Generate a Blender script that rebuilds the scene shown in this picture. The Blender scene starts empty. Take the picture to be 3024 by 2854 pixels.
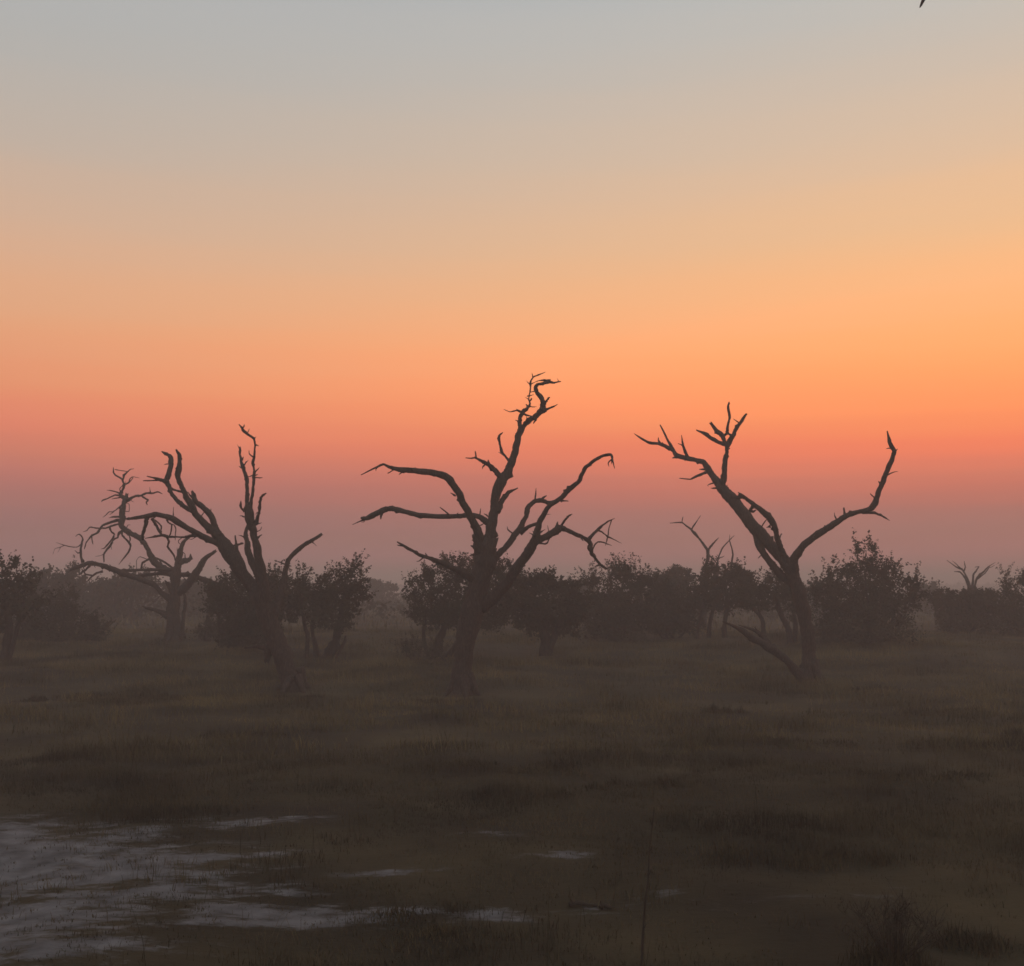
import bpy, math, random
import numpy as np
from mathutils import Vector

R = math.radians
scene = bpy.context.scene
C = scene.collection

# ------------------------------------------------------------------ camera
W0, H0, F = 3024.0, 2854.0, 3276.0          # photograph size and focal length in its pixels
CAM = Vector((0.0, 0.0, 3.0))
PITCH = math.atan((1735.0 - H0 / 2) / F)
cam = bpy.data.cameras.new('camera')
cam.sensor_fit = 'HORIZONTAL'
cam.sensor_width = 36.0
cam.lens = 36.0 * F / W0
cam.clip_start = 0.1
cam.clip_end = 4000
cob = bpy.data.objects.new('camera', cam)
C.objects.link(cob)
cob.location = CAM
cob.rotation_euler = (R(90) + PITCH, 0, 0)
scene.camera = cob

# ------------------------------------------------------------------ sky
SUN_AZ = R(26)            # to the right of the view, below the horizon
SUN_EL = R(-3.5)


def lin(c):
    return tuple(((v / 255.0) / 12.92 if v <= 10.3 else ((v / 255.0 + 0.055) / 1.055) ** 2.4) for v in c) + (1.0,)


# elevation in degrees -> sky colour, towards the set sun / 55 degrees away from it / opposite
SKY_SUN = [(-3, (186, 110, 102)), (0, (211, 125, 117)), (0.8, (211, 125, 117)), (1.6, (211, 125, 117)), (2.4, (198, 122, 110)), (3.2, (195, 122, 109)), (4, (206, 120, 104)), (4.8, (231, 123, 98)), (5.6, (244, 129, 98)), (6.4, (270, 135, 93)), (7.2, (278, 142, 90)), (8.2, (285, 161, 93)), (9.4, (299, 168, 96)), (11, (302, 182, 106)), (13, (287, 191, 121)), (16, (260, 197, 140)), (20, (237, 197, 160)), (24.5, (214, 195, 176)), (29, (190, 191, 188)), (45, (170, 173, 176)), (90, (146, 152, 162))]
SKY_MID = [(-3, (157, 103, 107)), (0, (179, 117, 122)), (0.8, (179, 117, 122)), (1.6, (179, 117, 122)), (2.4, (169, 115, 112)), (3.2, (170, 114, 112)), (4, (178, 116, 110)), (4.8, (192, 118, 109)), (5.6, (211, 124, 108)), (6.4, (217, 128, 106)), (7.2, (235, 134, 106)), (8.2, (243, 140, 108)), (9.4, (243, 153, 112)), (11, (240, 162, 120)), (13, (235, 172, 131)), (16, (223, 178, 147)), (20, (201, 180, 163)), (24.5, (183, 180, 175)), (29, (175, 177, 178)), (45, (161, 165, 170)), (90, (146, 152, 162))]
SKY_BACK = [(-3, (96, 90, 96)), (0, (122, 113, 118)), (4, (142, 129, 133)), (10, (160, 147, 150)), (20, (156, 152, 158)),
            (45, (149, 153, 162)), (90, (146, 152, 162))]

world = bpy.data.worlds.new('World')
scene.world = world
world.use_nodes = True
nt = world.node_tree
nt.nodes.clear()
N = nt.nodes.new
L = nt.links.new


def mth(op, a, b=None, clamp=False):
    n = N('ShaderNodeMath')
    n.operation = op
    n.use_clamp = clamp
    for i, v in enumerate((a, b)):
        if v is None:
            continue
        if isinstance(v, (int, float)):
            n.inputs[i].default_value = v
        else:
            L(v, n.inputs[i])
    return n.outputs[0]


tc = N('ShaderNodeTexCoord')
sep = N('ShaderNodeSeparateXYZ')
L(tc.outputs['Generated'], sep.inputs[0])
elev = mth('ARCSINE', sep.outputs['Z'])
# faint, long horizontal layers of dust so that the bands are not perfectly even
mapn = N('ShaderNodeMapping')
mapn.inputs['Scale'].default_value = (2.2, 2.2, 38.0)
L(tc.outputs['Generated'], mapn.inputs[0])
noi = N('ShaderNodeTexNoise')
noi.inputs['Scale'].default_value = 1.0
noi.inputs['Detail'].default_value = 2.5
L(mapn.outputs[0], noi.inputs['Vector'])
wob = mth('MULTIPLY', mth('SUBTRACT', noi.outputs[0], 0.5), 0.026)
E0, E1 = R(-4), R(90)
elw = mth('ADD', elev, wob)
fac = mth('POWER', mth('DIVIDE', mth('SUBTRACT', elw, E0), E1 - E0, True), 0.5)


def ramp(stops):
    r = N('ShaderNodeValToRGB')
    cr = r.color_ramp
    cr.interpolation = 'CARDINAL'
    pos = [((R(e) - E0) / (E1 - E0)) ** 0.5 for e, _ in stops]
    cr.elements[0].position = pos[0]
    cr.elements[1].position = pos[-1]
    for p in pos[1:-1]:
        cr.elements.new(p)
    for el, (e, c) in zip(cr.elements, stops):
        el.color = tuple(v * 0.5 for v in lin(c)[:3]) + (1,)     # halved: the ramp holds 0 to 1; strength 2 below
    L(fac, r.inputs[0])
    return r.outputs[0]


def mixc(f, a, b):
    m = N('ShaderNodeMix')
    m.data_type = 'RGBA'
    L(f, m.inputs[0])
    L(a, m.inputs[6])
    L(b, m.inputs[7])
    return m.outputs[2]


def smooth(v, a, b):
    m = N('ShaderNodeMapRange')
    m.interpolation_type = 'SMOOTHSTEP'
    L(v, m.inputs[0])
    m.inputs[1].default_value = a
    m.inputs[2].default_value = b
    return m.outputs[0]


# angle from the sun's azimuth, from its cosine (no seam)
hl = mth('SQRT', mth('ADD', mth('MULTIPLY', sep.outputs['X'], sep.outputs['X']), mth('ADD', mth('MULTIPLY', sep.outputs['Y'], sep.outputs['Y']), 1e-6)))
cosa = mth('DIVIDE', mth('ADD', mth('MULTIPLY', sep.outputs['X'], math.sin(SUN_AZ)), mth('MULTIPLY', sep.outputs['Y'], math.cos(SUN_AZ))), hl)
ang = mth('ARCCOSINE', mth('MINIMUM', mth('MAXIMUM', cosa, -1.0), 1.0))
f1 = smooth(ang, R(-8), R(62))
f2 = smooth(ang, R(62), R(165))
col = mixc(f2, mixc(f1, ramp(SKY_SUN), ramp(SKY_MID)), ramp(SKY_BACK))
bg = N('ShaderNodeBackground')
bg.inputs['Strength'].default_value = 2.0
L(col, bg.inputs['Color'])
sky = N('ShaderNodeTexSky')
sky.sky_type = 'NISHITA'
sky.sun_disc = False
sky.sun_elevation = SUN_EL
sky.sun_rotation = SUN_AZ
sky.dust_density = 4.0
bg2 = N('ShaderNodeBackground')
bg2.inputs['Strength'].default_value = 0.05
L(sky.outputs[0], bg2.inputs['Color'])
addn = N('ShaderNodeAddShader')
L(bg.outputs[0], addn.inputs[0])
L(bg2.outputs[0], addn.inputs[1])
out = N('ShaderNodeOutputWorld')
L(addn.outputs[0], out.inputs['Surface'])

sun = bpy.data.lights.new('sun', 'SUN')
sun.energy = 0.12
sun.angle = R(12)
sun.color = (1.0, 0.55, 0.32)
sob = bpy.data.objects.new('sun', sun)
C.objects.link(sob)
sob.location = (60, 120, 20)
sob.rotation_euler = (R(90) - SUN_EL, 0, math.pi - SUN_AZ)

scene.view_settings.view_transform = 'Standard'
scene.view_settings.look = 'None'
scene.view_settings.exposure = 0.0
scene.view_settings.gamma = 1.0
scene.view_settings.use_curve_mapping = False
scene.render.engine = 'CYCLES'
scene.cycles.use_denoising = True
scene.cycles.denoiser = 'OPENIMAGEDENOISE'
scene.cycles.max_bounces = 5
scene.cycles.diffuse_bounces = 3
scene.cycles.volume_bounces = 1
scene.cycles.filter_width = 1.6

# ------------------------------------------------------------------ helpers
CP, SP = math.cos(PITCH), math.sin(PITCH)


def ray(u, v):
    x, z = (u - W0 / 2) / F, (H0 / 2 - v) / F
    return x, CP - z * SP, SP + z * CP


def P(u, v, Y):
    """the point at distance Y in front of the camera that stands at photograph pixel u, v"""
    x, y, z = ray(u, v)
    k = Y / y
    return Vector((x * k, Y, CAM.z + z * k))


def hash2(ix, iy, seed):
    h = (ix.astype(np.int64) * 374761393 + iy.astype(np.int64) * 668265263 + seed * 974634777) & 0xFFFFFFFF
    h = ((h ^ (h >> 13)) * 1274126177) & 0xFFFFFFFF
    return ((h ^ (h >> 16)) & 0xFFFF) / 65535.0


def vnoise(x, y, seed=0):
    x = np.asarray(x, float)
    y = np.asarray(y, float)
    ix, iy = np.floor(x), np.floor(y)
    fx, fy = x - ix, y - iy
    fx = fx * fx * (3 - 2 * fx)
    fy = fy * fy * (3 - 2 * fy)
    a, b = hash2(ix, iy, seed), hash2(ix + 1, iy, seed)
    c, d = hash2(ix, iy + 1, seed), hash2(ix + 1, iy + 1, seed)
    return (a * (1 - fx) + b * fx) * (1 - fy) + (c * (1 - fx) + d * fx) * fy


def fbm(x, y, seed=0, n=4):
    s, a, t = 0, 1.0, 0
    for i in range(n):
        s = s + a * vnoise(x * 2 ** i, y * 2 ** i, seed + 17 * i)
        t += a
        a *= 0.5
    return s / t


def ground_z(x, y):
    x = np.asarray(x, float)
    y = np.asarray(y, float)
    d = np.hypot(x, y)
    fade = np.clip((250 - d) / 120, 0, 1)
    t = np.clip((y - 30) / 22, 0, 1)
    rise = 0.9 * t * t * (3 - 2 * t)
    return rise + ((fbm(x / 9, y / 9, 3, 3) - 0.5) * 0.34 + (fbm(x / 1.9, y / 1.9, 8, 3) - 0.5) * 0.17) * fade


def gz(x, y):
    return float(ground_z(np.array([x]), np.array([y]))[0])


def base_at(u, v):
    """where the ground is met at pixel u, v"""
    x, y, z = ray(u, v)
    t = -CAM.z / z
    for _ in range(80):
        t = 0.6 * t + 0.4 * (gz(x * t, y * t) - CAM.z) / z
    return Vector((x * t, y * t, gz(x * t, y * t)))


def mat(name, build, rough=0.9):
    m = bpy.data.materials.new(name)
    m.use_nodes = True
    t = m.node_tree
    b = t.nodes['Principled BSDF']
    b.inputs['Roughness'].default_value = rough
    b.inputs['Specular IOR Level'].default_value = 0.15
    build(t, b)
    return m


def noise_ramp(t, scale, stops, detail=5, coord='Object', stretch=None):
    tcn = t.nodes.new('ShaderNodeTexCoord')
    src = tcn.outputs[coord]
    if stretch:
        mp = t.nodes.new('ShaderNodeMapping')
        mp.inputs['Scale'].default_value = stretch
        t.links.new(src, mp.inputs[0])
        src = mp.outputs[0]
    n = t.nodes.new('ShaderNodeTexNoise')
    n.inputs['Scale'].default_value = scale
    n.inputs['Detail'].default_value = detail
    t.links.new(src, n.inputs['Vector'])
    r = t.nodes.new('ShaderNodeValToRGB')
    cr = r.color_ramp
    cr.elements[0].position = stops[0][0]
    cr.elements[1].position = stops[-1][0]
    for p, _ in stops[1:-1]:
        cr.elements.new(p)
    for e, (p, c) in zip(cr.elements, stops):
        e.color = tuple(c) + (1,)
    t.links.new(n.outputs[0], r.inputs[0])
    return n.outputs[0], r.outputs[0]


def bump(t, b, h, dist, strength=0.8):
    n = t.nodes.new('ShaderNodeBump')
    n.inputs['Distance'].default_value = dist
    n.inputs['Strength'].default_value = strength
    t.links.new(h, n.inputs['Height'])
    t.links.new(n.outputs[0], b.inputs['Normal'])


def m_wood(t, b):
    h, c = noise_ramp(t, 6.0, [(0.25, (.038, .030, .024)), (0.5, (.066, .051, .041)), (0.75, (.118, .092, .074))], 7, stretch=(5, 5, 1.2))
    t.links.new(c, b.inputs['Base Color'])
    bump(t, b, h, 0.03)


def m_bark(t, b):
    h, c = noise_ramp(t, 4.0, [(0.3, (.032, .026, .022)), (0.7, (.075, .060, .048))], 6, stretch=(4, 4, 1.2))
    t.links.new(c, b.inputs['Base Color'])
    bump(t, b, h, 0.02)


def m_leaf(t, b):
    h, c = noise_ramp(t, 1.3, [(0.3, (.044, .041, .024)), (0.55, (.064, .058, .033)), (0.75, (.090, .077, .045))], 4)
    t.links.new(c, b.inputs['Base Color'])


def m_grass(t, b):
    h, c = noise_ramp(t, 0.55, [(0.36, (.036, .030, .017)), (0.5, (.078, .063, .033)), (0.64, (.130, .102, .053))], 6)
    t.links.new(c, b.inputs['Base Color'])


def m_meadow(t, b):
    h, c = noise_ramp(t, 0.45, [(0.36, (.052, .043, .018)), (0.5, (.130, .104, .044)), (0.64, (.215, .168, .072))], 6)
    t.links.new(c, b.inputs['Base Color'])


def m_dry(t, b):
    h, c = noise_ramp(t, 6.0, [(0.3, (.045, .036, .026)), (0.7, (.085, .068, .050))], 4)
    t.links.new(c, b.inputs['Base Color'])


def m_feather(t, b):
    h, c = noise_ramp(t, 20.0, [(0.3, (.03, .028, .03)), (0.7, (.07, .065, .065))], 3)
    t.links.new(c, b.inputs['Base Color'])


def m_ground(t, b):
    h1, soil = noise_ramp(t, 0.30, [(0.34, (.018, .015, .009)), (0.5, (.043, .035, .018)), (0.66, (.078, .061, .030))], 9)
    h2, sand = noise_ramp(t, 3.2, [(0.25, (.064, .063, .064)), (0.5, (.150, .149, .151)), (0.8, (.25, .249, .251))], 8)
    a = t.nodes.new('ShaderNodeAttribute')
    a.attribute_name = 'sand'
    tcn = t.nodes.new('ShaderNodeTexCoord')
    mp = t.nodes.new('ShaderNodeMapping')
    mp.inputs['Scale'].default_value = (0.8, 1.7, 1)
    t.links.new(tcn.outputs['Object'], mp.inputs[0])
    n = t.nodes.new('ShaderNodeTexNoise')
    n.inputs['Scale'].default_value = 1.5
    n.inputs['Detail'].default_value = 9
    n.inputs['Roughness'].default_value = 0.74
    t.links.new(mp.outputs[0], n.inputs['Vector'])
    ma = t.nodes.new('ShaderNodeMath')
    ma.operation = 'MULTIPLY_ADD'
    t.links.new(n.outputs[0], ma.inputs[0])
    ma.inputs[1].default_value = 3.4
    ma.inputs[2].default_value = -1.7
    ad = t.nodes.new('ShaderNodeMath')
    ad.operation = 'ADD'
    t.links.new(a.outputs['Fac'], ad.inputs[0])
    t.links.new(ma.outputs[0], ad.inputs[1])
    mr = t.nodes.new('ShaderNodeMapRange')
    mr.interpolation_type = 'SMOOTHSTEP'
    mr.inputs[1].default_value = 0.25
    mr.inputs[2].default_value = 0.75
    t.links.new(ad.outputs[0], mr.inputs[0])
    mu = t.nodes.new('ShaderNodeMath')                       # no sand outside the pan
    mu.operation = 'MULTIPLY'
    m2 = t.nodes.new('ShaderNodeMapRange')
    m2.inputs[1].default_value = 0.08
    m2.inputs[2].default_value = 0.30
    t.links.new(a.outputs['Fac'], m2.inputs[0])
    t.links.new(mr.outputs[0], mu.inputs[0])
    t.links.new(m2.outputs[0], mu.inputs[1])
    mx = t.nodes.new('ShaderNodeMix')
    mx.data_type = 'RGBA'
    t.links.new(mu.outputs[0], mx.inputs[0])
    t.links.new(soil, mx.inputs[6])
    t.links.new(sand, mx.inputs[7])
    t.links.new(mx.outputs[2], b.inputs['Base Color'])
    bump(t, b, n.outputs[0], 0.08, 0.9)


M = {k: mat(k, f) for k, f in (('dead_wood', m_wood), ('bark', m_bark), ('leaf', m_leaf), ('grass', m_grass), ('meadow', m_meadow), ('dry', m_dry), ('feather', m_feather), ('ground', m_ground))}


def mesh_np(name, verts, faces, material, smooth_shade=False):
    """verts (n,3), faces (m,k) with one k"""
    me = bpy.data.meshes.new(name)
    verts = np.asarray(verts, np.float32)
    faces = np.asarray(faces, np.int32)
    nf, k = faces.shape
    me.vertices.add(len(verts))
    me.vertices.foreach_set('co', verts.ravel())
    me.loops.add(nf * k)
    me.loops.foreach_set('vertex_index', faces.ravel())
    me.polygons.add(nf)
    me.polygons.foreach_set('loop_start', np.arange(0, nf * k, k, dtype=np.int32))
    me.update(calc_edges=True)
    me.validate()
    if smooth_shade:
        me.polygons.foreach_set('use_smooth', np.ones(len(me.polygons), bool))
    me.materials.append(material)
    return me


def link(name, me, parent=None, loc=None):
    o = bpy.data.objects.new(name, me)
    C.objects.link(o)
    if parent is not None:
        o.parent = parent
    if loc is not None:
        o.location = loc
    return o


def thing(name, label, cat, loc, group=None):
    o = bpy.data.objects.new(name, None)
    C.objects.link(o)
    o.empty_display_size = 0.3
    o.location = loc
    o['label'] = label
    o['category'] = cat
    if group:
        o['group'] = group
    return o


# zoomed views the outlines were read from: origin and scale
VIEW = {'A': (100, 1200, 1.988), 'B': (140, 1360, 4.9375), 'C': (400, 1540, 5.2118), 'D': (660, 1230, 5.685),
        'E': (1000, 1050, 1.7867), 'F': (1380, 1080, 5.8625), 'G': (1500, 1480, 5.522), 'H': (1800, 1150, 1.9747),
        'I': (1850, 1500, 4.97), 'J': (2300, 1550, 2.7459), 'K': (0, 1640, 3.976), 'L': (1150, 1640, 2.2089), 'S': (0, 0, 1)}


def catmull(pts, n):
    pts = np.asarray(pts, float)
    if len(pts) < 3:
        t = np.linspace(0, 1, 2 * n + 1)[:, None]
        return pts[0] * (1 - t) + pts[-1] * t
    p = np.vstack([2 * pts[0] - pts[1], pts, 2 * pts[-1] - pts[-2]])
    outp = []
    for i in range(1, len(p) - 2):
        for k in range(n):
            t = k / n
            a, b, c, d = p[i - 1], p[i], p[i + 1], p[i + 2]
            outp.append(0.5 * ((2 * b) + (-a + c) * t + (2 * a - 5 * b + 4 * c - d) * t * t + (-a + 3 * b - 3 * c + d) * t ** 3))
    outp.append(pts[-1])
    return np.array(outp)


def tube(pts, rad, sides, rng, rough=0.10, broken=True):
    """an uneven limb along pts: fissured, knotty; returns verts, quads"""
    pts = np.asarray(pts, float)
    n = len(pts)
    tan = np.gradient(pts, axis=0)
    tan /= np.maximum(np.linalg.norm(tan, axis=1, keepdims=True), 1e-9)
    up = np.array([0, 1.0, 0]) if abs(tan[0][1]) < 0.9 else np.array([1.0, 0, 0])
    u = up - tan[0] * np.dot(up, tan[0])
    u /= np.linalg.norm(u)
    groove = rng.normal(0, rough * 0.8, sides)
    verts = []
    knot = np.convolve(rng.normal(0, 1, n + 4), np.ones(3) / 3, 'same')[2:-2] * rough * 1.5
    tw = rng.uniform(-0.05, 0.05)
    for i in range(n):
        u = u - tan[i] * np.dot(u, tan[i])
        u /= max(np.linalg.norm(u), 1e-9)
        v = np.cross(tan[i], u)
        a = np.arange(sides) / sides * 2 * math.pi + tw * i
        r = rad[i] * (1 + knot[i] + groove + rng.normal(0, rough * 0.55, sides))
        nub = rng.uniform(0, 1, sides) < ((0.02 if sides < 18 else 0.004) if 0 < i < n - 1 else 0)
        r = r * np.where(nub, rng.uniform(1.25, 1.75, sides), 1.0)
        ring = pts[i] + np.outer(np.cos(a) * r, u) + np.outer(np.sin(a) * r, v)
        if i == n - 1 and broken:
            ring += np.outer(rng.uniform(-0.4, 1.3, sides) * rad[i], tan[i])
        verts.append(ring)
    tip = pts[-1] + tan[-1] * rad[-1] * (0.3 if broken else 1.5)
    verts = np.vstack(verts + [pts[:1], tip[None]])
    faces = []
    for i in range(n - 1):
        for k in range(sides):
            k2 = (k + 1) % sides
            faces.append((i * sides + k, i * sides + k2, (i + 1) * sides + k2, (i + 1) * sides + k))
    a, b = n * sides, n * sides + 1
    for k in range(sides):
        k2 = (k + 1) % sides
        faces.append((k2, k, a, a))
        faces.append(((n - 1) * sides + k, (n - 1) * sides + k2, b, b))
    return verts, faces


def tube_mesh(name, verts, faces, material):
    me = bpy.data.meshes.new(name)
    me.from_pydata([tuple(v) for v in verts], [], [f if f[2] != f[3] else f[:3] for f in faces])
    me.polygons.foreach_set('use_smooth', np.ones(len(me.polygons), bool))
    me.materials.append(material)
    me.update()
    return me


def dead_tree(name, label, base_px, spec, seed, group='bare dead trees on the plain', Yover=None, sink=0.25, thick=0.87):
    """spec lines: id parent view slope x,y,w x,y,w ... ; w is the full width in that view's pixels"""
    rng = np.random.default_rng(seed)
    base = base_at(*base_px) if Yover is None else Vector((P(base_px[0], 1735, Yover).x, Yover, 0))
    if Yover is not None:
        base.z = gz(base.x, base.y)
    root = thing(name, label, 'tree', base, group)
    store = {}
    for line in spec.strip().splitlines():
        line = line.strip()
        if not line or line.startswith('#'):
            continue
        tok = line.split()
        bid, par, view, slope = tok[0], tok[1], tok[2], float(tok[3])
        ox, oy, sc = VIEW[view]
        px = np.array([[float(q) for q in t.split(',')] for t in tok[4:]])
        px[:, 0] = ox + px[:, 0] / sc
        px[:, 1] = oy + px[:, 1] / sc
        px[:, 2] = px[:, 2] / sc
        wmax = px[:, 2].max()
        nn = 5 if wmax > 14 else 4
        sm = catmull(px, nn)
        if len(px) > 2:                                      # old wood kinks rather than curves
            k_ = np.arange(len(sm)) / nn
            lin_ = np.stack([np.interp(k_, np.arange(len(px)), px[:, q]) for q in range(3)], -1)
            sm = 0.55 * sm + 0.45 * lin_
        sm[:, 2] = np.maximum(sm[:, 2], 0.8)
        seg = np.hypot(np.diff(sm[:, 0]), np.diff(sm[:, 1]))
        s = np.concatenate([[0], np.cumsum(seg)])
        ln = s[-1]
        Yb = base.y
        if par == '-':
            d0 = Yb
        else:
            q = store[par]
            j = np.argmin(np.hypot(q['px'][:, 0] - sm[0, 0], q['px'][:, 1] - sm[0, 1]))
            d0 = q['d'][j]
        lm = ln * Yb / F
        d = d0 + slope * lm * (s / max(ln, 1e-6)) + 0.10 * lm * abs(slope) * np.sin(s / max(ln, 1e-6) * 5.0 + rng.uniform(0, 6))* (s / max(ln, 1e-6))
        # small gnarls across the limb
        g = np.convolve(rng.normal(0, 1, len(sm) + 6), np.ones(3) / 3, 'same')[3:-3]
        env = np.minimum(1, s / max(ln, 1) * 6)
        sm[:, 0] += g * env * np.minimum(sm[:, 2] * 0.12, 2.2)
        w3, rad = [], []
        for (u, v, w), dd in zip(sm, d):
            w3.append(P(u, v, dd))
            rad.append(max(w * thick * 0.5 * dd / F, 0.004))
        w3 = np.array([tuple(p) for p in w3])
        rad = np.array(rad)
        if par == '-' and bid == 't':                        # foot of the trunk goes into the ground
            low = w3[0].copy()
            low[2] = base.z - sink
            w3 = np.vstack([low[None], w3])
            rad = np.concatenate([[rad[0] * 1.15], rad])
            sm = np.vstack([sm[:1], sm])
            d = np.concatenate([d[:1], d])
        sides = 18 if wmax > 40 else 12 if wmax > 14 else 7 if wmax > 5 else 5
        verts, faces = tube(w3 - np.array(base), rad, sides, rng, 0.06 if wmax > 40 else 0.09 if wmax > 14 else 0.15, broken=sm[-1, 2] > 2.2)
        if bid[0] == 't':
            nm, po, rt = 'trunk', root, None
        elif par == '-' or par[0] == 't':
            nm, po, rt = 'limb', root, None
        else:
            rt = store[par]['root'] or store[par]['obj']
            nm, po = ('branch' if wmax > 5 else 'twig'), rt
        o = link(nm, tube_mesh(nm, verts, faces, M['dead_wood']), po)
        store[bid] = {'px': sm, 'd': d, 'obj': o, 'root': rt}
        if nm == 'trunk' and bid == 't' and sides == 18:     # root flare
            r0 = rad[1]
            for a in rng.permutation(6)[:5] * (math.pi / 3) + rng.uniform(-.3, .3, 5):
                dv = np.array([math.cos(a), math.sin(a), 0])
                c0 = w3[1] - np.array(base)
                c0[2] = 0
                zz_ = lambda q: gz(base.x + q[0], base.y + q[1]) - base.z
                e1, e2 = c0 + dv * r0 * 1.25, c0 + dv * r0 * rng.uniform(1.4, 1.9)
                pts_ = np.array([c0 + dv * r0 * .45 + [0, 0, r0 * rng.uniform(1.0, 1.9)], c0 + dv * r0 * .85 + [0, 0, r0 * .5], e1 + [0, 0, zz_(e1) + .04], e2 + [0, 0, zz_(e2) - .10]])
                q = catmull(np.column_stack([pts_, r0 * np.array([.34, .30, .20, .08])]), 4)
                vv, ff = tube(q[:, :3], q[:, 3], 9, rng, .1)
                link('root', tube_mesh('root', vv, ff, M['dead_wood']), root)
        if nm in ('limb', 'branch') and ln * Yb / F > 1.0 and sm[:, 2].mean() > 7:     # short snapped twigs
            for _ in range(int(min(ln / 85, 5))):
                j = rng.integers(3, len(w3) - 2)
                ax = w3[j + 1] - w3[j]
                ax /= np.linalg.norm(ax)
                dv = np.cross(ax, rng.normal(0, 1, 3))
                dv = dv / max(np.linalg.norm(dv), 1e-6) + ax * rng.uniform(0, .9) + np.array([0, 0, .15])
                dv /= np.linalg.norm(dv)
                L_ = rng.uniform(.06, .30)
                p0 = w3[j] - np.array(base) + dv * rad[j] * .5
                p1 = p0 + dv * (rad[j] + L_ * .5) + rng.normal(0, .02, 3)
                p2 = p1 + dv * L_ * .5 + rng.normal(0, .04, 3)
                q = catmull(np.column_stack([[p0, p1, p2], [.024, .017, .007]]), 3)
                vv, ff = tube(q[:, :3], q[:, 3], 5, rng, .15)
                link('twig', tube_mesh('twig', vv, ff, M['dead_wood']), rt or o)
    return root


# ------------------------------------------------------------------ ground
BLOBS = [(-6.6, 12.6, 2.6, 2.0, .62), (-4.6, 12.3, 1.7, 1.1, .55), (-4.4, 10.4, 1.2, 1.2, .46), (-3.2, 11.4, 1.1, .38, .44), (-5.6, 9.3, 2.4, 1.2, .50), (-3.3, 9.6, .9, .35, .36),
         (-2.3, 10.6, 1.5, .42, .45), (-.3, 10.6, 1.4, .24, .34), (-3.25, 14.5, .75, .30, .50), (-4.4, 14.9, 1.0, .3, .30), (-1.25, 12.0, .5, .20, .42),
         (.5, 12.6, .5, .20, .34), (-.3, 13.8, .8, .3, .22), (3.1, 11.0, 1.0, .4, .13), (1.6, 10.9, 1.0, .5, .13), (-2.6, 13.0, .5, .2, .28), (-8.5, 11.5, 3, 3, .6)]


def sand_mask(x, y, noisy=True):
    s = np.zeros_like(x)
    for bx, by, rx, ry, a in BLOBS:
        s = np.maximum(s, a * 1.8 * np.exp(-((x - bx) / rx) ** 2 - ((y - by) / ry) ** 2))
    if noisy:
        s = s + (fbm(x / 0.62, y / 0.30, 21, 5) - 0.5) * 1.6 * np.clip(s * 4, 0, 1)
    return np.clip(s, 0, 1)


def axis(fine0, fine1, step, lo, hi, grow=1.12):
    mid = list(np.arange(fine0, fine1 + step / 2, step))
    a, b, st = [], [], step
    v = mid[-1]
    while v < hi:
        st *= grow
        v = min(v + st, hi)
        b.append(v)
    st, v = step, mid[0]
    while v > lo:
        st *= grow
        v = max(v - st, lo)
        a.append(v)
    return np.array(a[::-1] + mid + b)


GX = axis(-13, 13, 0.13, -900, 900)
GY = axis(7, 24, 0.11, -120, 1000, 1.06)
xx, yy = np.meshgrid(GX, GY)
zz = ground_z(xx, yy)
nx, ny = len(GX), len(GY)
idx = np.arange(nx * ny).reshape(ny, nx)
fc = np.stack([idx[:-1, :-1], idx[:-1, 1:], idx[1:, 1:], idx[1:, :-1]], -1).reshape(-1, 4)
me = mesh_np('ground', np.stack([xx, yy, zz], -1).reshape(-1, 3), fc, M['ground'], True)
at = me.attributes.new('sand', 'FLOAT', 'POINT')
at.data.foreach_set('value', sand_mask(xx, yy, False).ravel().astype(np.float32))
g = link('ground', me)
g['kind'] = 'structure'


# ------------------------------------------------------------------ grass
def blades(cx, cy, cz, h, w, lean, rng):
    """one bent blade per entry: 5 verts, 1 quad + 1 tri (quad with doubled tip)"""
    n = len(cx)
    a = rng.uniform(0, 2 * math.pi, n)
    dx, dy = np.cos(a), np.sin(a)
    sx, sy = -dy, dx
    v = np.zeros((n, 6, 3))
    for k, (t, ww, ld) in enumerate(((0, 1, 0), (0.55, .75, .35), (1, .12, 1))):
        bx, by = cx + dx * lean * h * ld, cy + dy * lean * h * ld
        bz = cz + h * t * (1 - 0.25 * lean * ld)
        v[:, 2 * k] = np.stack([bx - sx * w * ww, by - sy * w * ww, bz], -1)
        v[:, 2 * k + 1] = np.stack([bx + sx * w * ww, by + sy * w * ww, bz], -1)
    b = np.arange(n)[:, None] * 6
    f = np.concatenate([b + np.array([0, 1, 3, 2]), b + np.array([2, 3, 5, 4])])
    return v.reshape(-1, 3), f


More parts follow.
